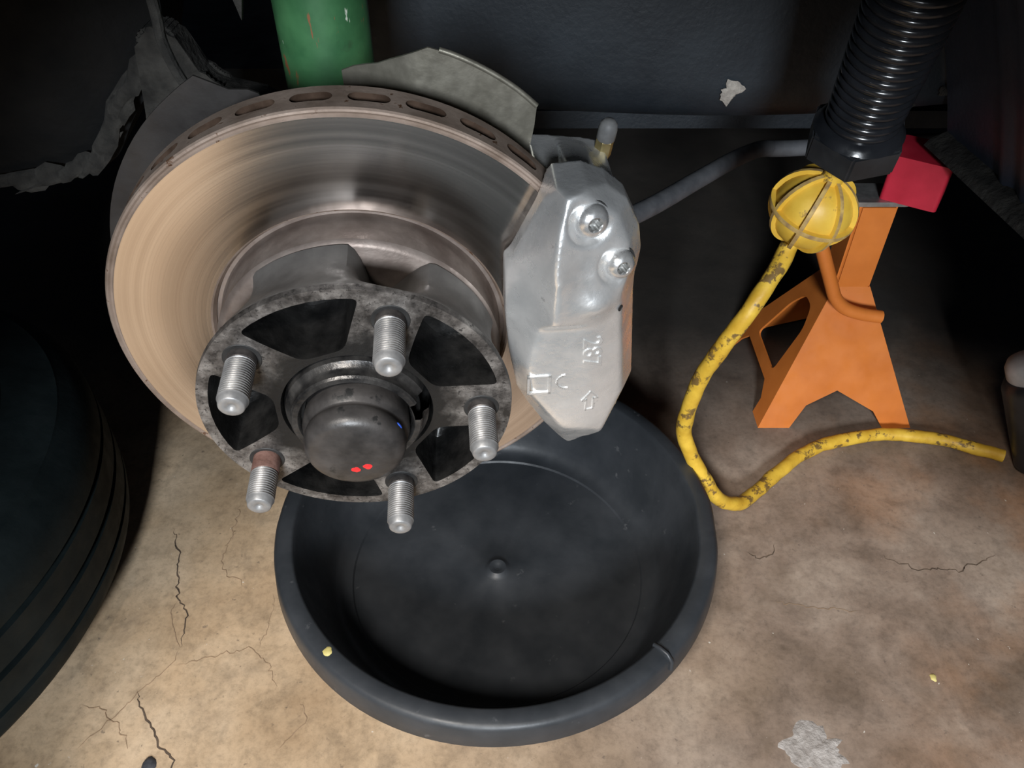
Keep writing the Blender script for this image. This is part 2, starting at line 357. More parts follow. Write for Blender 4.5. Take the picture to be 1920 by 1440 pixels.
# inner wing wall behind the suspension, its lower edge rolled under
def wall_y(x, z): return 0.80 + 0.012 * math.sin(x * 9 + z * 6) + (0.002 if z < 0.425 else 0) + (0.006 if z < 0.4 else 0)
bm = bmesh.new(); rows = []
xs = [-0.20 + 0.05 * i for i in range(17)]
for x in xs:
    sag = 0.010 * math.cos((x - 0.1) * 4)
    prof = [(0.80, 1.05), (0.80, 0.80), (0.80, 0.60), (0.80, 0.48), (0.802, 0.42), (0.806, 0.395), (0.818, 0.380), (0.84, 0.372), (0.90, 0.370), (1.05, 0.37)]
    rows.append([bm.verts.new((x, y_ + 0.012 * math.sin(x * 9 + z_ * 6) + 0.03 * max(0, z_ - 0.6), z_ - (sag if z_ < 0.45 else 0))) for y_, z_ in prof])
for a, b in zip(rows, rows[1:]):
    for i in range(len(a) - 1): bm.faces.new((a[i], b[i], b[i + 1], a[i + 1]))
wall_back = struct(obj('wall_back', bm, 'liner', smooth=60, fix=False), 'blue-black undersealed inner wing wall')
blob('mud_splash', None, 0.011, 0.010, 0.002, 'palemud', wall_back, 5.2, rag=0.8, M=frame_to((0.219, wall_y(0.219, 0.41) - 0.003, 0.404), (0, -1, 0)))
for sx, sz, ss in ((0.405, 0.385, 0.007), (0.37, 0.372, 0.009), (0.355, 0.39, 0.005), (0.44, 0.40, 0.008)):
    blob('mud_speck', None, ss, ss * 0.6, 0.001, 'mud', wall_back, sx * 50, n=14, rag=0.8, M=frame_to((sx, wall_y(sx, sz) - 0.003, sz), (0, -1, 0)))
# dark floorpan of the car: keeps daylight off the ground behind
bm = bmesh.new(); prism(bm, [(-1.3, 0.86), (1.5, 0.86), (1.5, 2.9), (-1.3, 2.9)], 0.375, 0.40)
struct(obj('trim_1', bm, 'linerdark', smooth=0), 'black underside of the car behind the wheel well')
# wing panel round the wheel opening (the camera looks in under its lip) and the arch liner above the wheel
AC = (-0.05, 0.375); AR = 0.352
bm = bmesh.new()
arch = [(AC[0] + (0.46 if a < 90 else AR) * math.cos(R(a)), AC[1] + AR * math.sin(R(a))) for a in range(-22, 203, 4)]
pol = [(1.5, 0.24), (1.5, 1.05), (-1.5, 1.05), (-1.5, 0.10), (-0.47, 0.10)] + arch[::-1]
plate(bm, pol, [], -0.0012, 0.0, frame_to((0, 0.10, 0), (0, -1, 0), (1, 0, 0)))
struct(obj('trim_2', bm, 'tyre', smooth=0), 'dark green-black wing panel around the wheel opening')
bm = bmesh.new(); ra = []
for a in range(20, 161, 5):
    ra.append([bm.verts.new((AC[0] + 0.50 * math.cos(R(a)), y_, 0.36 + 0.47 * math.sin(R(a)))) for y_ in (0.102, 0.3, 0.6, 0.92)])
for a, b in zip(ra, ra[1:]):
    for i in range(3): bm.faces.new((a[i], b[i], b[i + 1], a[i + 1]))
struct(obj('ceiling', bm, 'linerdark', smooth=60, fix=False), 'black arch liner above the wheel')
# ribbed liner at the right end of the wheel well, leaning over the wheel
bm = bmesh.new(); rows = []
zz = [0.345 + 0.04 * i for i in range(14)]
for k in range(60):
    y_ = 0.80 - 0.0075 * k; row = []
    rib = 0.0045 * (1 - math.cos(2 * PI * (y_ - 0.30) / 0.034)) / 2 * (1 if y_ < 0.70 else 0)
    for z_ in zz:
        t = (z_ - 0.345); x = 0.462 - 0.34 * t - 0.5 * t * t + (0.80 - y_) * 0.10
        row.append(bm.verts.new((x - rib, y_, z_)))
    rows.append(row)
for a, b in zip(rows, rows[1:]):
    for i in range(len(a) - 1): bm.faces.new((a[i], b[i], b[i + 1], a[i + 1]))
wall_right = struct(obj('wall_right', bm, 'liner_rib_lit', smooth=60, fix=False), 'ribbed plastic liner at the end of the wheel well, faint blue light in its colour')
bm = bmesh.new()      # folded ledge with dried mud along its lower edge
pr = []
for k in range(40):
    y_ = 0.80 - 0.0112 * k; x = 0.462 + (0.80 - y_) * 0.10; j = 0.003 * noise.noise(Vector((0, y_ * 60, 1)))
    pr.append([bm.verts.new(q) for q in ((x + 0.004, y_, 0.362 + j), (x - 0.020 - j, y_, 0.349 + j), (x - 0.024, y_, 0.342), (x + 0.004, y_, 0.340))])
for a, b in zip(pr, pr[1:]):
    for i in range(3): bm.faces.new((a[i], b[i], b[i + 1], a[i + 1]))
o = obj('muddy_ledge', bm, 'mud', wall_right, smooth=40); 
# left liner: bulging black panel with a mud-caked lower edge
edge = catmull([Vector((a, b, 0)) for a, b in [(-0.85, 0.40), (-0.60, 0.392), (-0.4391, 0.3894), (-0.3929, 0.3904), (-0.3628, 0.3979), (-0.3322, 0.415), (-0.3119, 0.443), (-0.2942, 0.4652), (-0.275, 0.490), (-0.262, 0.53), (-0.255, 0.60), (-0.25, 0.75)]], 5)
bm = bmesh.new(); rows = []
for p in edge:
    row = []
    for k in range(9):
        t = k / 8; q = Vector((p.x, p.y)).lerp(Vector((-0.95, 1.05)), t); bulge = 0.17 * math.sin(min(1, t * 1.5) * PI / 2)
        row.append(bm.verts.new((q.x, 0.63 - bulge + 0.006 * noise.noise(Vector((q.x * 14, q.y * 14, 0))), q.y)))
    b0 = row[0]; row.insert(0, bm.verts.new((p.x - 0.004, 0.70, p.y + 0.006))); rows.append(row)
for a, b in zip(rows, rows[1:]):
    for i in range(len(a) - 1): bm.faces.new((a[i], b[i], b[i + 1], a[i + 1]))
wall_left = struct(obj('wall_left', bm, 'linerdark', smooth=60, fix=False), 'bulging black liner at the left end of the wheel well')
for i, k in enumerate((9, 13, 17, 21, 25, 29, 33, 37)):
    p = edge[k]; blob('mud_cake', None, 0.022 + 0.008 * (i % 3), 0.008, 0.003, 'mud', wall_left, i * 3.7, rag=0.7, n=20, M=frame_to((p.x - 0.004, 0.612, p.y + 0.012), (0, -1, 0.1), (edge[k + 1].x - p.x, 0, edge[k + 1].y - p.y)))

# ================================================================== BASIN
bm = bmesh.new()
pf = [(0, .0035), (.004, .0065), (.009, .0075), (.012, .0055), (.015, .003), (.05, .003), (.10, .003), (.148, .003), (.152, .0035), (.1535, .0055), (.158, .006), (.165, .0085), (.171, .016), (.1745, .026), (.186, .060), (.1960, .090), (.1980, .0955), (.1990, .0972), (.2005, .0979), (.206, .0980), (.2115, .0975), (.2145, .0958), (.2165, .0925), (.2190, .072), (.2185, .0705), (.2165, .0715), (.213, .088), (.208, .0935), (.2025, .0925), (.1995, .088), (.190, .060), (.178, .024), (.172, .008), (.162, .001), (.15, .0), (.0, .0)]
lathe(bm, pf, 128)
for v in bm.verts:    # the rim has been knocked out of round a little
    a = math.atan2(v.co.y, v.co.x); r_ = math.hypot(v.co.x, v.co.y)
    if r_ > 0.19 and v.co.z > 0.05:
        k = 0.0025 * math.exp(-((a - 0.1) / 0.3) ** 2) * noise.noise(Vector((a * 6, 0, 0))) + 0.0012 * noise.noise(Vector((a * 3, 1, 0)))
        v.co.x *= 1 + k * 3; v.co.y *= 1 + k * 3
basin = thing('plastic_basin', 'wide round black plastic basin on the floor under the brake disc', 'basin', Matrix.Translation((-0.0155, 0.5, 0.0)))
obj('bowl', bm, 'basin', basin, 40)
bm = bmesh.new()
a0 = math.atan2(-0.106 - 0.0, 0.105)
M = Matrix.Rotation(-0.80, 4, 'Z') @ Matrix.Translation((0.208, 0, 0.0965))
tube(bm, [(-0.010, 0, 0.0), (-0.004, 0, 0.0022), (0.004, 0, 0.0022), (0.0095, 0, -0.003), (0.0105, 0, -0.014)], 0.0022, 8)
bmesh.ops.transform(bm, matrix=M, verts=bm.verts); obj('rim_ridge', bm, 'basin', basin, 60)
o = blob('mud_drop', None, 0.0042, 0.0042, 0.0008, 'ychip', basin, 1.1, n=14, rag=0.3, M=Matrix.Translation((-0.142, -0.149, 0.0979)))
o['label'] = 'tan mud spot on rim'

# ================================================================== TYRE
bm = bmesh.new()
pf = [(.19, .03), (.20, .012), (.225, .004), (.255, .008), (.285, .016), (.303, .028), (.311, .040), (.3135, .052), (.3138, .060), (.307, .061), (.307, .066), (.3142, .067), (.315, .092), (.315, .096), (.308, .097), (.308, .103), (.315, .104), (.3142, .133), (.307, .134), (.307, .139), (.3138, .140), (.3130, .155), (.310, .168), (.300, .181), (.292, .186), (.290, .1885), (.284, .190), (.260, .199), (.245, .2015), (.243, .2035), (.238, .2035), (.236, .2015), (.222, .200), (.205, .190), (.195, .172), (.19, .15)]
lathe(bm, pf, 120)
tyre = tag(obj('car_tyre', bm, 'tyre', None, 30), 'black tyre lying flat on the floor at the left edge', 'tyre'); tyre.location = (-0.712, 0.455, 0.0)

# ================================================================== STRUT, BAR, BRACKETS
strut = thing('suspension_strut', 'chipped green suspension strut tube rising behind the brake disc', 'strut', Matrix.Translation((-0.1245, 0.55, 0.33)))
bm = bmesh.new(); lathe(bm, [(0, 0), (.027, 0), (.0305, .004), (.0305, .47), (0, .47)], 48); obj('tube', bm, 'green', strut)
bm = bmesh.new(); prism(bm, round_poly([(-0.045, -0.10), (0.045, -0.10), (0.05, 0.045), (-0.05, 0.045)], 0.02), -0.02, 0.10); obj('knuckle', bm, 'casting', strut, 30)
bar = thing('anti_roll_bar', 'dusty grey round suspension bar running back from the caliper', 'bar', Matrix.Translation((0.13, 0.71, 0.30)))
bm = bmesh.new(); P = catmull([(0.02, 0.60, 0.335), (0.126, 0.707, 0.314), (0.205, 0.80, 0.302), (0.250, 0.853, 0.2955), (0.279, 0.884, 0.291), (0.305, 0.905, 0.287), (0.35, 0.915, 0.283), (0.60, 0.95, 0.28)], 8)
tube(bm, [p - Vector((0.13, 0.71, 0.30)) for p in P], 0.0098, 16); obj('rod', bm, 'bar', bar)
bm = bmesh.new(); prism(bm, round_poly([(-0.30, -0.012), (0.75, -0.012), (0.75, 0.012), (-0.30, 0.012)], 0.006), 0, 0.05)
xm = tag(obj('cross_member', bm, 'liner', None, 30), 'dark steel cross member under the car behind the grey bar', 'beam'); xm.matrix_world = frame_to((0.0, 1.02, 0.272), (0, 1, 0), (1, 0, 0))
hose = tag(obj('brake_hose', (lambda b: (tube(b, catmull([(-0.214, 0.50, 0.66), (-0.2119, 0.50, 0.5767), (-0.2128, 0.50, 0.5522), (-0.2066, 0.50, 0.5277), (-0.192, 0.50, 0.505), (-0.16, 0.49, 0.48)], 8), 0.0034, 10), b)[1])(bmesh.new()), 'mud'), 'thin dusty hose hanging above the left shield plate', 'hose')
br = thing('steering_arm', 'muddy steel steering arm behind the left shield plate', 'arm', Matrix.Translation((-0.24, 0.60, 0.46)))
bm = bmesh.new(); prism(bm, round_poly([(-0.065, -0.055), (-0.02, -0.06), (0.03, -0.01), (0.062, 0.0), (0.06, 0.02), (0.015, 0.03), (-0.005, 0.075), (-0.03, 0.07), (-0.04, 0.0)], 0.012), -0.012, 0.012)
bmesh.ops.bevel(bm, geom=[e for e in bm.edges], offset=0.003, segments=2, affect='EDGES'); o = obj('arm', bm, 'mud', br, 40); o.rotation_euler = (R(90), 0, 0)
bm = bmesh.new(); lathe(bm, [(0, -.02), (.012, -.02), (.014, -.012), (.014, .012), (.011, .02), (0, .022)], 20); o = obj('ball_joint', bm, 'mud', br); o.location = (0.05, -0.005, 0.012); o.rotation_euler = (R(70), 0, 0)
bm = bmesh.new(); prism(bm, [(-0.010, 0.02), (0.010, 0.02), (0.006, 0.0), (0.001, -0.022), (-0.003, -0.004)], 0, 0.004)
cl = tag(obj('liner_clip', bm, 'mud', None, 0), 'small pale muddy clip hanging left of the green strut', 'clip'); cl.matrix_world = frame_to((-0.168, 0.52, 0.582), (0, -1, 0), (1, 0, 0))

# ================================================================== SHIELD PLATES
shield = thing('splash_shield', 'bent sheet metal splash shield behind the brake disc', 'shield', HUB @ Matrix.Translation((0, 0, -0.115)))
def shield_plate(inner_r, pts, mat, roll, bend=None):
    """pts: (radius mm, angle deg) outer outline; inner edge at inner_r; rolled outer lip"""
    bm = bmesh.new(); th = 0.0014; top = []; 
    for z in (0.0, -th):
        rows = []
        for r_, a in pts:
            row = []
            for k in range(7):
                rr = inner_r + (r_ - inner_r) * k / 6
                zz_ = z + (bend(rr, a) if bend else 0)
                row.append(bm.verts.new((rr / 1000 * math.cos(R(a)), rr / 1000 * math.sin(R(a)), zz_)))
            rows.append(row)
        top.append(rows)
        for a_, b_ in zip(rows, rows[1:]):
            for i in range(6): bm.faces.new((a_[i], a_[i + 1], b_[i + 1], b_[i]) if z == 0 else (b_[i], b_[i + 1], a_[i + 1], a_[i]))
    A, B = top
    bd = [r_[-1] for r_ in A], [r_[-1] for r_ in B]
    for i in range(len(A) - 1):
        bm.faces.new((A[i][6], B[i][6], B[i + 1][6], A[i + 1][6])); bm.faces.new((A[i][0], A[i + 1][0], B[i + 1][0], B[i][0]))
    for i in range(6):
        bm.faces.new((A[0][i], B[0][i], B[0][i + 1], A[0][i + 1])); bm.faces.new((A[-1][i], A[-1][i + 1], B[-1][i + 1], B[-1][i]))
    o = obj('shield_plate', bm, mat, shield, 30)
    if roll:
        b2 = bmesh.new(); tube(b2, [(r_ / 1000 * math.cos(R(a)), r_ / 1000 * math.sin(R(a)), (bend(r_, a) if bend else 0) - 0.001) for r_, a in pts if r_ >= roll], 0.0016, 8); obj('rolled_edge', b2, mat, o, 60)
    return o
def dense(pts, step=3.0):
    out = []
    for (r0, a0), (r1, a1) in zip(pts, pts[1:]):
        n_ = max(1, int(abs(a1 - a0) / step))
        for k in range(n_): out.append((r0 + (r1 - r0) * k / n_, a0 + (a1 - a0) * k / n_))
    out.append(pts[-1]); return out
PL = dense([(127, 109), (131, 110.8), (135, 114.5), (149, 118.8), (148.5, 126), (148.5, 145), (149, 160), (149.5, 175), (149.5, 200), (148, 215)])
PR = dense([(130, 33), (132, 40.5), (149.5, 46.2), (149.8, 52), (149.6, 60), (149.5, 67), (149.0, 71.5), (140, 76), (131.5, 81), (126, 86.8), (122, 90)], 2.0)
def bendR(r_, a): return 0.0 if a < 73 else -0.0012 * (a - 73)
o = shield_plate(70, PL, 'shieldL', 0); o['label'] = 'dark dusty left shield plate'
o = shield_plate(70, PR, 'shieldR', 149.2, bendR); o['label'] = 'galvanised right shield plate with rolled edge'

# ================================================================== BRAKE DISC
disc = thing('brake_disc', 'vented brake disc with brushed face and rusty slotted rim', 'brake disc', HUB)
prof = [(.0815, -.0635), (.0830, -.0606), (.0840, -.0600), (.1335, -.0600), (.1342, -.0607), (.1352, -.0607), (.1362, -.0601), (.1372, -.0604), (.1380, -.0614), (.1380, -.0830), (.1370, -.0840), (.0840, -.0840), (.0815, -.0820)]
bm = bmesh.new(); lathe(bm, prof, 192, True, mi=[1, 1, 0, 1, 1, 1, 1, 1, 1, 1, 1, 1, 1])
ring = obj('friction_ring', bm, ['disc', 'rust', 'slot'], disc, 0)
bm = bmesh.new(); NS = 32
st = []
for i in range(17): 
    a = PI / 2 + PI * i / 16; st.append((-0.0058 + 0.0042 * math.cos(a), 0.0042 * math.sin(a)))
for i in range(17):
    a = -PI / 2 + PI * i / 16; st.append((0.0058 + 0.0042 * math.cos(a), 0.0042 * math.sin(a)))
for k in range(NS):
    a = 2 * PI * k / NS + R(3.2)
    d_ = Vector((math.cos(a), math.sin(a), 0)); prism(bm, st, 0.108, 0.150, frame_to((0, 0, -0.0722), d_, (-math.sin(a), math.cos(a), 0)))
bmesh.ops.recalc_face_normals(bm, faces=bm.faces)
for f_ in bm.faces: f_.material_index = 2
cut = obj('cutter', bm, ['disc', 'rust', 'slot'], disc, 0)
bo = ring.modifiers.new('b', 'BOOLEAN'); bo.operation = 'DIFFERENCE'; bo.object = cut; bo.solver = 'EXACT'
apply_mods(ring); bpy.data.objects.remove(cut)
for f_ in ring.data.polygons:            # inside of the cooling slots
    q = f_.center
    f_.material_index = 2 if (0.1 < math.hypot(q.x, q.y) < 0.1372 and -0.0815 < q.z < -0.063) else f_.material_index
ring.data.polygons.foreach_set('use_smooth', [True] * len(ring.data.polygons)); ring.data.set_sharp_from_angle(angle=R(25))
bm = bmesh.new(); lathe(bm, [(.030, -.0405), (.0745, -.0405), (.0765, -.0415), (.0780, -.0435), (.0786, -.0610), (.0792, -.0645), (.0825, -.0650), (.0825, -.0690), (.0720, -.0690), (.0700, -.0480), (.030, -.0480)], 128, True)
obj('hat', bm, 'hat', disc, 30)

# ================================================================== HUB
hub = thing('wheel_hub', 'greasy five-stud wheel hub bolted in front of the brake disc', 'wheel hub', HUB)
PH = [-3.0 + 72 * k for k in range(5)]           # stud angles
bm = bmesh.new()
NO = 160
outer = [(0.0810 * math.cos(2 * PI * i / NO), 0.0810 * math.sin(2 * PI * i / NO)) for i in range(NO)]
holes = []
def pocket(mid):
    # five-cornered opening between two stud pads, offset the way the casting is handed
    pol = []
    c = [(74.5, -21.5), (74.5, 23.0), (60, 21.0), (45.5, 15.5), (45.5, -15), (58, -18.5)]
    pts = []
    for i in range(9): a = -23.5 + 47.5 * i / 8; pts.append((75.2, a))
    pts += [(60, 21.5), (43.5, 15.0), (42.0, 0), (43.5, -15.0), (60, -20.5)]
    raw = [(r_ / 1000 * math.cos(R(mid + a)), r_ / 1000 * math.sin(R(mid + a))) for r_, a in pts]
    rad = [0.007] + [0.0] * 7 + [0.007] + [0.006, 0.005, 0.0, 0.005, 0.006]
    return round_poly(raw, rad, 4)
for k in range(5): holes.append(pocket(PH[k] + 36 + 1.0))
bore = [(0.0395 * math.cos(2 * PI * i / 64), 0.0395 * math.sin(2 * PI * i / 64)) for i in range(64)]
# front face
vl = []
es = []
for lp in [outer] + holes + [bore]:
    vs_ = [bm.verts.new((p[0], p[1], 0)) for p in lp]; vl.append(vs_)
    for i in range(len(vs_)): es.append(bm.edges.new((vs_[i], vs_[(i + 1) % len(vs_)])))
bmesh.ops.triangle_fill(bm, edges=es, use_beauty=True)
for f_ in bm.faces: f_.material_index = 0
def skirt(vs_, levels, mi, cap=None):
    prev = vs_
    for sc, z, m_ in levels:
        c_ = sum((v.co for v in vs_), Vector()) / len(vs_)
        row = [bm.verts.new((c_.x + (v.co.x - c_.x) * sc, c_.y + (v.co.y - c_.y) * sc, z)) for v in vs_]
        for i in range(len(vs_)):
            j = (i + 1) % len(vs_); f_ = bm.faces.new((prev[i], prev[j], row[j], row[i])); f_.material_index = m_
        prev = row
    if cap is not None:
        f_ = bm.faces.new(prev); f_.material_index = cap
    return prev
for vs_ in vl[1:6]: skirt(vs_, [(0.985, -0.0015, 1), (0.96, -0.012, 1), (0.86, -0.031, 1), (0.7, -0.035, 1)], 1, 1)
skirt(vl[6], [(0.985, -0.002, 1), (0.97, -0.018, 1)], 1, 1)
# outer edge and five-lobed body reaching back to the hat
prev = vl[0]; NZ = 16
def lobe(th):
    d_ = min(abs((math.degrees(th) - (p + 36 + 2.5) + 180) % 360 - 180) for p in PH)
    t = min(1, max(0, (33.0 - d_) / 14.0)); return t * t * (3 - 2 * t)
for k in range(NZ + 1):
    if k == 0: z, fr = -0.0035, 0
    else: z, fr = -0.0035 - 0.0365 * k / NZ, k / NZ
    row = []
    for i in range(NO):
        th = 2 * PI * i / NO; L = lobe(th)
        rb = 0.0505 + 0.0265 * L
        s_ = min(1, fr / (0.42 + 0.5 * L)); s_ = s_ * s_ * (3 - 2 * s_)
        r_ = 0.0815 * (1 - s_) + rb * s_ - (0.0030 * math.sin(PI * fr) * L)
        if k > NZ - 2: r_ += 0.0
        row.append(bm.verts.new((r_ * math.cos(th), r_ * math.sin(th), z)))
    for i in range(NO):
        j = (i + 1) % NO; f_ = bm.faces.new((prev[i], prev[j], row[j], row[i])); f_.material_index = 0 if k == 0 else 2
    prev = row
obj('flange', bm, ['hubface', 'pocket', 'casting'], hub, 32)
# bearing nut ring with a slot, and the domed dust cap
bm = bmesh.new(); lathe(bm, [(.0375, -.018), (.0378, -.002), (.0370, .0010), (.0345, .0030), (.0338, .0045), (.0338, .0082), (.0328, .0094), (.0300, .0094), (.0292, .0084), (.0288, .004), (.0270, .002)], 72)
dele = [f_ for f_ in bm.faces if (lambda c: c.length > 0.0315 and abs(math.degrees(math.atan2(c.y, c.x)) - 10) < 9 and c.z > -0.012)(f_.calc_center_median())]
bmesh.ops.delete(bm, geom=dele, context='FACES'); obj('lock_ring', bm, 'grease', hub)
bm = bmesh.new(); lathe(bm, [(.0326, -.018), (.0326, -.003), (.026, -.003)], 48); obj('spindle_collar', bm, 'pocket', hub)
bm = bmesh.new(); lathe(bm, [(.0265, .000), (.0270, .008), (.0273, .0125), (.0266, .0158), (.0250, .0172), (.0246, .0182), (.0250, .0194), (.0257, .0210), (.0257, .0235), (.0250, .0268), (.0236, .0292), (.021, .0306), (.016, .0316), (.009, .0320), (0, .0321)], 72)
cap = obj('dust_cap', bm, 'cap', hub, 50)
for (a, b) in ((-0.0005, -0.0098), (0.0052, -0.0078)):
    o = blob('paint_dot', None, 0.0029, 0.0026, 0.0004, 'red_dot', cap, a * 900, n=16, rag=0.25, M=Matrix.Translation((a, b, 0.0317))); o['label'] = 'red paint dot'
o = blob('paint_dot', None, 0.0010, 0.0022, 0.0003, 'blue_dot', cap, 4.0, n=12, rag=0.5, M=frame_to((0.0257 * math.cos(R(25)), 0.0257 * math.sin(R(25)), 0.0222), (math.cos(R(25)), math.sin(R(25)), 0.1), (0, 0, 1))); o['label'] = 'small blue paint mark'
pf = [(.0072, -.004), (.0072, .0055)]
thr = []; z = .0055
while z < .0280: thr += [(.0074, z), (.0065, z + .00072), (.0074, z + .00144)]; z += .00150
thr += [(.0068, .0290), (.0062, .0318), (.0056, .0323), (.0022, .0323), (.0014, .0312), (0, .0310)]
bs = bmesh.new(); lathe(bs, thr, 28); me_thr = bpy.data.meshes.new('thread'); bmesh.ops.recalc_face_normals(bs, faces=bs.faces); bs.to_mesh(me_thr); bs.free()
for i, a in enumerate(PH):
    e = bpy.data.objects.new('wheel_stud', me_thr); COL.objects.link(e); e.parent = hub; e.location = (.065 * math.cos(R(a)), .065 * math.sin(R(a)), 0); e.rotation_euler = (0, 0, i * 0.7)
    if i == 0: me_thr.materials.append(MT['stud']); me_thr.polygons.foreach_set('use_smooth', [True] * len(me_thr.polygons)); me_thr.set_sharp_from_angle(angle=R(70))
    rusty = (i == 3)
    b2 = bmesh.new(); lathe(b2, [(.0074, -.003), (.0074, .0100 if rusty else .0045), (.0070, .0106 if rusty else .005)] , 28); o = obj('stud_neck', b2, 'rustneck' if rusty else 'studneck', e)
    if rusty: o['label'] = 'rusty stud neck'
    b2 = bmesh.new(); lathe(b2, [(.0073, .0002), (.0091, .0004), (.0095, .0001), (.0095, -.002)], 28); obj('stud_hole', b2, 'dark', e)

# ================================================================== CALIPER
OUT = [(106, 103), (100, 94), (84.8, 61), (80.7, 57), (80.6, 27), (82.5, 3), (87, -25), (93.4, -41), (104.6, -60.6), (114.6, -79), (122.7, -91.5), (130.8, -74), (137.6, -78), (149, -66.7), (156.8, -42), (158.7, -32), (153.5, 22), (151, 43), (153, 47), (153.5, 60), (151, 74), (143, 90), (132, 99), (120, 104)]
BOLTS = ((122.2, 89.5, 8.6), (138.2, 64.0, 7.9))
def tab(v, T):
    for (a, x), (b, y) in zip(T, T[1:]):
        if v <= b: t = max(0, (v - a) / (b - a)); return x + (y - x) * t
    return T[-1][1]
VV = (-92, -60, -25, 0, 27, 60, 94, 104)
T_ue = list(zip(VV, (122, 104, 87, 83, 80.6, 85, 100, 106))); T_ze = list(zip(VV, (-46, -38, -36, -37, -40, -45, -46, -42))); T_sl = list(zip(VV, (1.2, .9, 1.2, 1.4, .95, 1.37, 2.6, 3)))
T_ur = list(zip((-92, -67, -32, 22, 43, 60, 74, 90, 104), (123, 149, 158.5, 153.5, 152, 153.5, 151, 143, 126)))
def sst(t): t = min(1, max(0, t)); return t * t * (3 - 2 * t)
def cal_z(u, v):
    pl = tab(v, T_ze) + (u - tab(v, T_ue)) * tab(v, T_sl)
    pm = -17 - 0.36 * (u - 105) - 0.28 * max(0, v - 60)
    pm += 5.0 * math.exp(-(((u - 129) / 10) ** 2 + ((v - 43) / 8) ** 2)) - 2.5 * math.exp(-(((u - 117) / 8) ** 2 + ((v - 62) / 10) ** 2))
    pr = -50 + (tab(v, T_ur) - u) * 1.9
    pt = -30 - (v - 102) * 0.9
    pb = -46 + (v + 92) * 0.55
    pp = -16.0 - 9.0 * sst((39 - v) / 13) + 12 * sst((v - 40) / 10) - 0.03 * (u - 120)
    k = 1.1; P = (pl, pm, pr, pt, pb, pp); m_ = min(P); z = m_ - k * math.log(sum(math.exp(-(p - m_) / k) for p in P))
    for bx, by, br in BOLTS:                       # spot faces for the bolt heads
        d_ = math.hypot(u - bx, v - by)
        if d_ < br + 4: 
            z0 = BZ[(bx, by)] + (u - bx) * -0.22 + (v - by) * -0.10
            w_ = sst((br + 3.6 - d_) / 1.6); z = z + (min(z, z0) - z) * w_
    return z
BZ = {}
for b_ in BOLTS: BZ[(b_[0], b_[1])] = 1e3
for b_ in BOLTS: z = cal_z(b_[0], b_[1]); BZ[(b_[0], b_[1])] = z - 1.6
def inside(x, y, poly):
    c = False; j = len(poly) - 1
    for i in range(len(poly)):
        if (poly[i][1] > y) != (poly[j][1] > y) and x < (poly[j][0] - poly[i][0]) * (y - poly[i][1]) / (poly[j][1] - poly[i][1]) + poly[i][0]: c = not c
        j = i
    return c
bm = bmesh.new(); OD = []
for a, b in zip(OUT, OUT[1:] + OUT[:1]):
    n_ = max(1, int(math.dist(a, b) / 2)); OD += [(a[0] + (b[0] - a[0]) * k / n_, a[1] + (b[1] - a[1]) * k / n_) for k in range(n_)]
no = len(OD); CX = sum(p[0] for p in OD) / no; CY = sum(p[1] for p in OD) / no
SH = [(CX + (x - CX) * 0.975, CY + (y - CY) * 0.985) for x, y in OD]
GP = [(80 + 1.6 * i, -92 + 1.6 * j) for i in range(51) for j in range(124) if inside(80 + 1.6 * i, -92 + 1.6 * j, SH)]
P2 = [Vector(p) for p in OD + GP]
res = delaunay_2d_cdt(P2, [(i, (i + 1) % no) for i in range(no)], [list(range(no))], 1, 1e-4)
vco, faces, orig = res[0], res[2], res[3]
fv = [bm.verts.new((p.x / 1000, p.y / 1000, (cal_z(p.x, p.y) - 0.2) / 1000)) for p in vco]
for f_ in faces: bm.faces.new([fv[i] for i in f_])
lut = {}
for i, og in enumerate(orig):
    for q in og: lut[q] = i
ob = [fv[lut[k]] for k in range(no)]
bk = [bm.verts.new((v.co.x, v.co.y, -0.057 if math.hypot(v.co.x, v.co.y) < 0.141 else -0.066)) for v in ob]
for i in range(no): bm.faces.new((ob[i], ob[(i + 1) % no], bk[(i + 1) % no], bk[i]))
bm.faces.new(bk)
bmesh.ops.recalc_face_normals(bm, faces=bm.faces)
# bridge over the rim and the inboard half
arc = [(142.5 * math.cos(R(a)), 142.5 * math.sin(R(a))) for a in range(-27, 39, 4)]
pol = [(x / 1000, y / 1000) for x, y in [(152, -62), (156, -30), (152.5, 22), (152, 50), (150, 70), (142.5, 87), (131, 96), (116, 99)] + arc[::-1]]
b2 = bmesh.new(); prism(b2, pol, -0.125, -0.050)
for v in b2.verts:
    if v.co.z < -0.1 and v.co.y > 0.05: v.co.y -= 0.014
inb = [(x / 1000, y / 1000) for x, y in [(100, 86), (110, 85), (131, 82.5), (143, 80), (148, 66), (153, 40), (156, -30), (148, -62), (122, -80), (100, -45), (90, 0), (90, 50)]]
prism(b2, inb, -0.128, -0.088); bmesh.ops.recalc_face_normals(b2, faces=b2.faces)
me2 = bpy.data.meshes.new('t'); b2.to_mesh(me2); b2.free(); bm.from_mesh(me2); bpy.data.meshes.remove(me2)
caliper = thing('brake_caliper', 'silver cast brake caliper clamped over the right side of the disc', 'caliper', HUB)
body = obj('housing', bm, 'alu', caliper, 0, fix=False)
m = body.modifiers.new('r', 'REMESH'); m.mode = 'VOXEL'; m.voxel_size = 0.0011
m = body.modifiers.new('s', 'SMOOTH'); m.factor = 0.5; m.iterations = 6
apply_mods(body); body.data.polygons.foreach_set('use_smooth', [True] * len(body.data.polygons))
bpy.context.view_layer.update()
def on_body(x, y):
    h, loc, nor, _ = body.ray_cast(Vector((x / 1000, y / 1000, 0.05)), Vector((0, 0, -1)))
    return (loc, nor) if h else (Vector((x / 1000, y / 1000, -0.03)), Vector((0, 0, 1)))
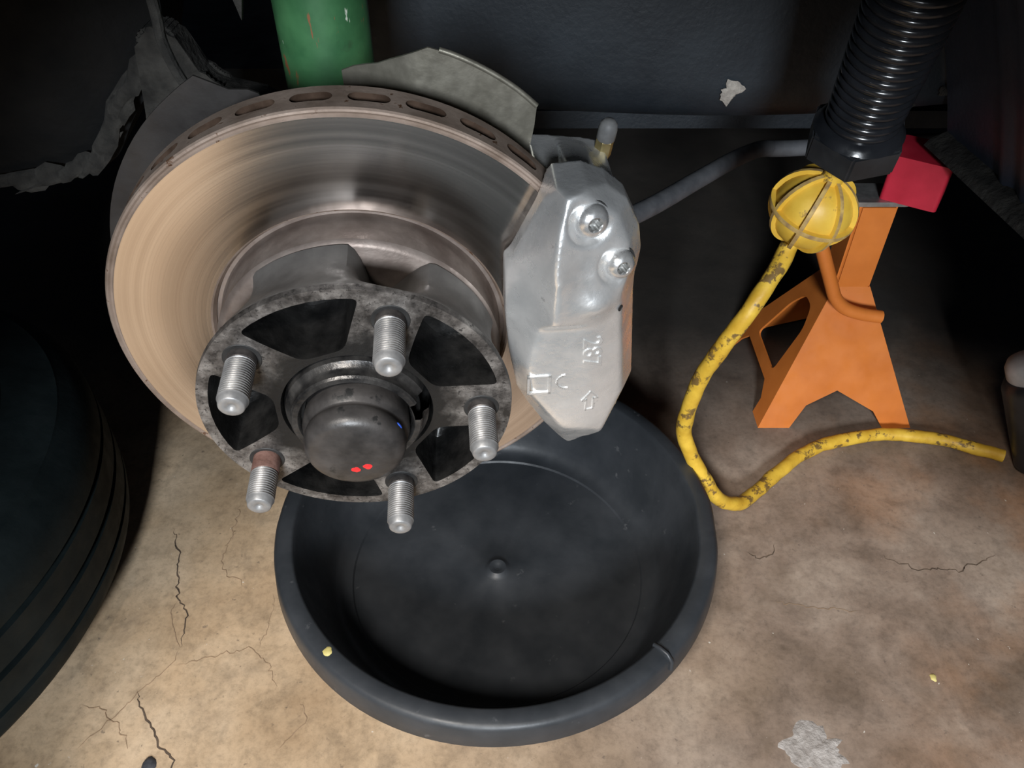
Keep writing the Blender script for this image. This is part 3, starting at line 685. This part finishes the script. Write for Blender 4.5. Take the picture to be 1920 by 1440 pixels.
for (x, y, rr) in BOLTS:
    loc, nor = on_body(x, y); d_ = (nor * 0.5 + Vector((0.22, 0.18, 1.0)).normalized() * 0.5).normalized()
    k = rr / 1000
    b2 = bmesh.new()
    lathe(b2, [(k * 1.02, -.006), (k * 1.02, .0012), (k * .97, .0032), (k * .82, .0052), (k * .62, .0064), (k * .46, .0068), (k * .42, .0062)], 40)
    # six-lobed drive recess
    rim = []; 
    bolt = obj('bolt', b2, 'bolt', caliper, 50); bolt.matrix_local = frame_to(loc - d_ * 0.0008, d_)
    b2 = bmesh.new(); a = []; b_ = []
    for i in range(48):
        t = 2 * PI * i / 48; r_ = k * (0.36 + 0.07 * math.cos(6 * t)); a.append(b2.verts.new((r_ * math.cos(t), r_ * math.sin(t), .0064))); b_.append(b2.verts.new((r_ * .92 * math.cos(t), r_ * .92 * math.sin(t), .0018)))
    c_ = [b2.verts.new((k * .46 * math.cos(2 * PI * i / 48), k * .46 * math.sin(2 * PI * i / 48), .0067)) for i in range(48)]
    for i in range(48):
        j = (i + 1) % 48; b2.faces.new((a[i], a[j], b_[j], b_[i])); b2.faces.new((c_[i], c_[j], a[j], a[i]))
    b2.faces.new(b_); obj('drive_recess', b2, 'steel', bolt, 30)
    b2 = bmesh.new(); lathe(b2, [(k * 1.02, -.0005), (k * 1.16, -.0002), (k * 1.18, -.002)], 40); obj('seat_shadow', b2, 'dark', bolt, 50)  # black ring painted in as the shadow round the bolt seat
b2 = bmesh.new(); lathe(b2, [(0, -.004), (.0052, -.004), (.0052, .006), (.0046, .007), (.0036, .007)], 6); bs_ = obj('bleed_screw', b2, 'brass', caliper, 20); bs_.matrix_local = frame_to((0.1425, 0.0800, -0.118), (0.10, 0.98, 0.12)); 
b2 = bmesh.new(); lathe(b2, [(.0046, .006), (.0054, .007), (.0054, .0135), (.0048, .0165), (.0030, .0185), (0, .0190)], 20); obj('rubber_cap', b2, 'rubbergrey', bs_, 50)
def decal(name, bmk, x, y, rot, lift=0.0):
    loc, nor = on_body(x, y); o = obj(name, bmk, 'alu', caliper, 30); o.matrix_local = frame_to(loc + nor * lift, nor, (math.cos(rot), math.sin(rot), 0)); return o
# cast-in digits 287 reading downwards
cu = bpy.data.curves.new('digits', 'FONT'); cu.body = '287'; cu.size = 0.0150; cu.extrude = 0.0006; cu.align_x = 'CENTER'; cu.align_y = 'CENTER'; cu.offset = 0.00012
tmp = bpy.data.objects.new('digits', cu); COL.objects.link(tmp); dg = bpy.context.evaluated_depsgraph_get(); me = bpy.data.meshes.new_from_object(tmp.evaluated_get(dg)); bpy.data.objects.remove(tmp)
loc, nor = on_body(127.3, 8.0); o = link_mesh('cast_digits', me, 'alu', caliper, None, 30); o.matrix_local = frame_to(loc + nor * 0.0001, nor, (0.05, -1, 0)); o['label'] = 'raised cast digits 287'
def strip_loop(pts, wid, closed=True, h=0.0009):
    b2 = bmesh.new(); q = [Vector((*p, 0)) for p in pts]
    if closed: q.append(q[0])
    for a, b in zip(q, q[1:]):
        t = (b - a).normalized(); nn = Vector((-t.y, t.x, 0)) * wid; a_ = a - t * wid; c_ = b + t * wid
        prism(b2, [tuple((a_ + nn).xy), tuple((a_ - nn).xy), tuple((c_ - nn).xy), tuple((c_ + nn).xy)], -h, h)
    return b2
decal('cast_square', strip_loop([(-.0060, -.0065), (.0060, -.0065), (.0060, .0065), (-.0060, .0065)], .0007), 98.6, -13.5, 0.0)
decal('cast_arc', strip_loop([(.0052 * math.cos(R(a)), .0052 * math.sin(R(a))) for a in range(100, 281, 15)], .00045, False, 0.0006), 114.0, -12.5, 0.0)
decal('cast_arrow', strip_loop([(-.0022, -.0075), (.0022, -.0075), (.0022, .0010), (.0048, .0010), (0, .0070), (-.0048, .0010), (-.0022, .0010)], .0004, True, 0.0006), 129.2, -30.5, 0.0)
loc, nor = on_body(141.0, 36.0); b2 = bmesh.new(); lathe(b2, [(0, 0), (.0018, 0), (.0019, .0004)], 16); o = obj('pin_hole', b2, 'dark', caliper); o.matrix_local = frame_to(loc + nor * 0.0002, nor)

# ================================================================== JACK STAND
cx, cy = 0.410, 0.812; BW = 0.097; TW = 0.0215; ZW = 0.165; ZT = 0.272
stand = thing('jack_stand', 'orange steel jack stand with a bent handle standing behind the basin', 'jack stand', Matrix.Translation((cx, cy, 0)))
slope = math.hypot(ZW, BW - TW)
def stand_side(k):
    """a folded side of the pyramid in its own plane: x across, y up the slope"""
    b2 = bmesh.new()
    B, T, Hh = BW, TW, slope
    outer = [(-B, 0), (-B + .040, 0), (-B + .058, .030), (-.002, .050), (B - .050, .022), (B - .036, 0), (B, 0), (T, Hh), (-T, Hh)]
    if k % 2: outer = [(-B, 0), (-B + .030, 0), (-B + .036, .020), (-.050, .036), (.040, .036), (B - .036, .020), (B - .030, 0), (B, 0), (T, Hh), (-T, Hh)]
    outer = round_poly(outer, [0.0] * len(outer))
    holes = []
    if k % 2: holes = [round_poly([(-.040, .052), (.040, .052), (.030, .118), (.012, .142), (-.012, .142), (-.026, .118)], .009)]
    plate(b2, outer, holes, -0.0028, 0.0)
    n_ = [(0, -1), (-1, 0), (0, 1), (1, 0)][k]; t_ = [(1, 0), (0, -1), (-1, 0), (0, 1)][k]
    up = Vector((-n_[0] * (BW - TW), -n_[1] * (BW - TW), ZW)).normalized(); x = Vector((t_[0], t_[1], 0)); z = x.cross(up)
    M = Matrix((x, up, z)).transposed().to_4x4(); M.translation = Vector((n_[0] * BW, n_[1] * BW, 0))
    bmesh.ops.transform(b2, matrix=M, verts=b2.verts)
    return obj('side_panel', b2, 'orange', stand, 25)
for k in range(4): stand_side(k)
b2 = bmesh.new(); W = TW
prism(b2, [(-W, -W), (W, -W), (W, W), (-W, W)], ZW - 0.002, ZT)
bmesh.ops.bevel(b2, geom=[e for e in b2.edges if abs(e.verts[0].co.z - e.verts[1].co.z) > 0.05], offset=0.003, segments=3, affect='EDGES')
obj('column', b2, 'orange', stand, 30)
b2 = bmesh.new(); prism(b2, round_poly([(-.014, -.012), (.016, -.012), (.016, .012), (-.014, .012)], .004), 0.22, 0.2735)
obj('ratchet_post', b2, 'steel', stand, 30)
b2 = bmesh.new(); prism(b2, round_poly([(-.034, -.022), (.034, -.022), (.034, .022), (-.034, .022)], .006), 0.2735, 0.2790); obj('saddle', b2, 'steel', stand, 30)
b2 = bmesh.new(); P = catmull([(0.3155 + .012, 0.772, 0.298), (0.337, 0.768, 0.262), (0.3472, 0.762, 0.2357), (0.3677, 0.760, 0.1924), (0.378, 0.759, 0.172), (0.392, 0.758, 0.158), (0.4128, 0.757, 0.1500), (0.4384, 0.756, 0.1460)], 8)
tube(b2, [p - Vector((cx, cy, 0)) for p in P], 0.0078, 14); obj('handle', b2, 'orange', stand, 60)
b2 = bmesh.new(); prism(b2, round_poly([(-.030, -.030), (.030, -.030), (.030, .030), (-.030, .030)], .005), 0, .052)
red = tag(obj('jacking_block', b2, 'red', None, 40), 'red rubber block on top of the orange jack stand', 'block'); red.location = (0.450, 0.808, 0.2792); red.rotation_euler = (0, 0, R(-32))

# ================================================================== YELLOW CABLE WITH RIBBED BALL
BC = Vector((0.2481, 0.5854, 0.3887))
fw = Vector((0, math.cos(R(42.3)), -math.sin(R(42.3)))); dn = Vector((0, -math.sin(R(42.3)), -math.cos(R(42.3))))
ax = Vector((0.1732, -0.2077, 0.9627)).normalized()
BM = frame_to(BC, ax, (1, 0, 0))
lead = thing('yellow_cable', 'grimy yellow cable with a ribbed ball looping past the basin to the right edge', 'cable', Matrix.Translation(BC))
b2 = bmesh.new(); pr = []
for i in range(17):
    a = -PI / 2 + PI * i / 16; pr.append((max(0.0, 0.0325 * math.cos(a)) if 0 < i < 16 else 0.0, 0.0330 * math.sin(a)))
lathe(b2, pr, 40); core = obj('ball', b2, 'yellow', lead, 60); core.matrix_world = BM; core.matrix_parent_inverse = Matrix.Identity(4); core.matrix_local = Matrix.Translation(BC).inverted() @ BM
def fin(a):
    b3 = bmesh.new(); rows = []
    n_ = 18
    for s_ in (-1, 1):
        ro = []
        for i in range(n_ + 1):
            t = -PI / 2 + PI * i / n_; ro.append(([b3.verts.new((0.0362 * math.cos(t) * 0.999 + 0.0001, s_ * 0.0016, 0.0362 * math.sin(t))), b3.verts.new((0.026 * math.cos(t) + 0.0001, s_ * 0.0024, 0.026 * math.sin(t)))]))
        rows.append(ro)
    A, B = rows
    for i in range(n_):
        for r_, fl in ((A, 0), (B, 1)): b3.faces.new((r_[i][0], r_[i + 1][0], r_[i + 1][1], r_[i][1]))
        b3.faces.new((A[i][0], A[i + 1][0], B[i + 1][0], B[i][0])).material_index = 1
    bmesh.ops.transform(b3, matrix=Matrix.Rotation(a, 4, 'Z'), verts=b3.verts)
    return obj('rib', b3, ['yellow', 'yellowedge'], core, 30)
for i in range(8): fin(2 * PI * i / 8 + 0.25)
b2 = bmesh.new(); lathe(b2, [(.026, -.0022), (.0364, -.0020), (.0368, 0), (.0364, .0020), (.026, .0022)], 56, mi=[0, 1, 1, 0]); obj('equator_flange', b2, ['yellow', 'yellowedge'], core, 40)
b2 = bmesh.new(); lathe(b2, [(.0092, .026), (.0092, .034), (.0082, .037), (.0080, .046), (0, .046)], 24); obj('neck', b2, 'cable', core, 50)
b2 = bmesh.new()
lo = BC - ax * 0.030
path = [lo, BC - ax * 0.045, (0.2056, 0.5586, 0.2998), (0.1826, 0.5689, 0.222), (0.1765, 0.5740, 0.150), (0.1865, 0.5690, 0.108), (0.2100, 0.5640, 0.070), (0.2310, 0.5640, 0.038), (0.2570, 0.5760, 0.019), (0.285, 0.602, 0.011), (0.3175, 0.634, 0.0085), (0.3499, 0.6591, 0.0082), (0.3883, 0.6796, 0.008), (0.4594, 0.6951, 0.008), (0.5235, 0.6887, 0.008), (0.5600, 0.6755, 0.008), (0.597, 0.6590, 0.008)]
P = catmull(path, 14); P = [p + Vector(noise.noise_vector(p * 26)) * 0.0022 * min(1, i / 20) * (1 if p.z > 0.02 else 0.5) for i, p in enumerate(P)]
for p in P: p.z = max(p.z, 0.0078)
tube(b2, [p - BC for p in P], 0.0079, 16, True, 0.13); obj('cord', b2, 'cable', lead, 70)

# ================================================================== RIBBED SLEEVE WITH HEX COLLAR
A0 = Vector((0.2603, 0.5741, 0.4564)); A1 = Vector((0.2539, 0.5299, 0.6055)); axs = (A1 - A0).normalized()
sl = thing('ribbed_sleeve', 'glossy black ribbed sleeve with a hex collar hanging above the yellow ball', 'sleeve', frame_to(A0, axs, (1, 0, 0)))
b2 = bmesh.new(); z = 0.016; pr = [(.020, .012), (.0255, .014)]; i = 0
while z < 0.24:
    r_ = 0.0255 + 0.032 * (z - 0.016); pr += [(r_, z), (r_ + .0006, z + .0008), (r_ + .0017, z + .0025), (r_ + .0017, z + .0042), (r_ + .0006, z + .0059), (r_ - .0008, z + .0066)]; z += 0.0068
pr.append((0.02, z)); lathe(b2, pr, 48); obj('corrugated_tube', b2, 'gloss', sl, 60)
b2 = bmesh.new(); hx = [(0.0370 * math.cos(R(60 * i + 12)), 0.0370 * math.sin(R(60 * i + 12))) for i in range(6)]
prism(b2, hx, -0.013, 0.010)
bmesh.ops.bevel(b2, geom=list(b2.edges), offset=0.0016, segments=2, affect='EDGES'); col_ = obj('hex_collar', b2, 'gloss2', sl, 30)
b2 = bmesh.new(); lathe(b2, [(.0335, .0095), (.0310, .0125), (.0285, .0150), (.025, .0165)], 48); obj('collar_boss', b2, 'gloss', col_, 60)

# ================================================================== SMALL THINGS
bt = thing('oil_bottle', 'dark bottle with a pale grey rounded top at the right edge', 'bottle', frame_to((0.6365, 0.6390, 0.0165), (-0.3557, 0.3303, 0.8743)))
b2 = bmesh.new(); lathe(b2, [(0, 0), (.030, 0), (.034, .004), (.034, .108), (.031, .116), (.028, .119), (0, .119)], 40); obj('body', b2, 'gloss2', bt)
b2 = bmesh.new(); lathe(b2, [(.026, .118), (.0275, .121), (.0275, .134), (.024, .142), (.015, .147), (0, .149)], 36); obj('cap', b2, 'palegrey', bt, 50)
o = blob('yellow_chip', (0.4053, 0.3786, 0.0), 0.0032, 0.0040, 0.0012, 'ychip', None, 3.3, n=12); tag(o, 'tiny yellow chip lying on the floor at lower right', 'chip')
o = blob('dark_pebble', (-0.3217, 0.2950, 0.0), 0.0065, 0.0085, 0.0030, 'dchip', None, 7.7, n=16, rag=0.2); tag(o, 'small dark flat pebble on the floor by the bottom edge', 'pebble')
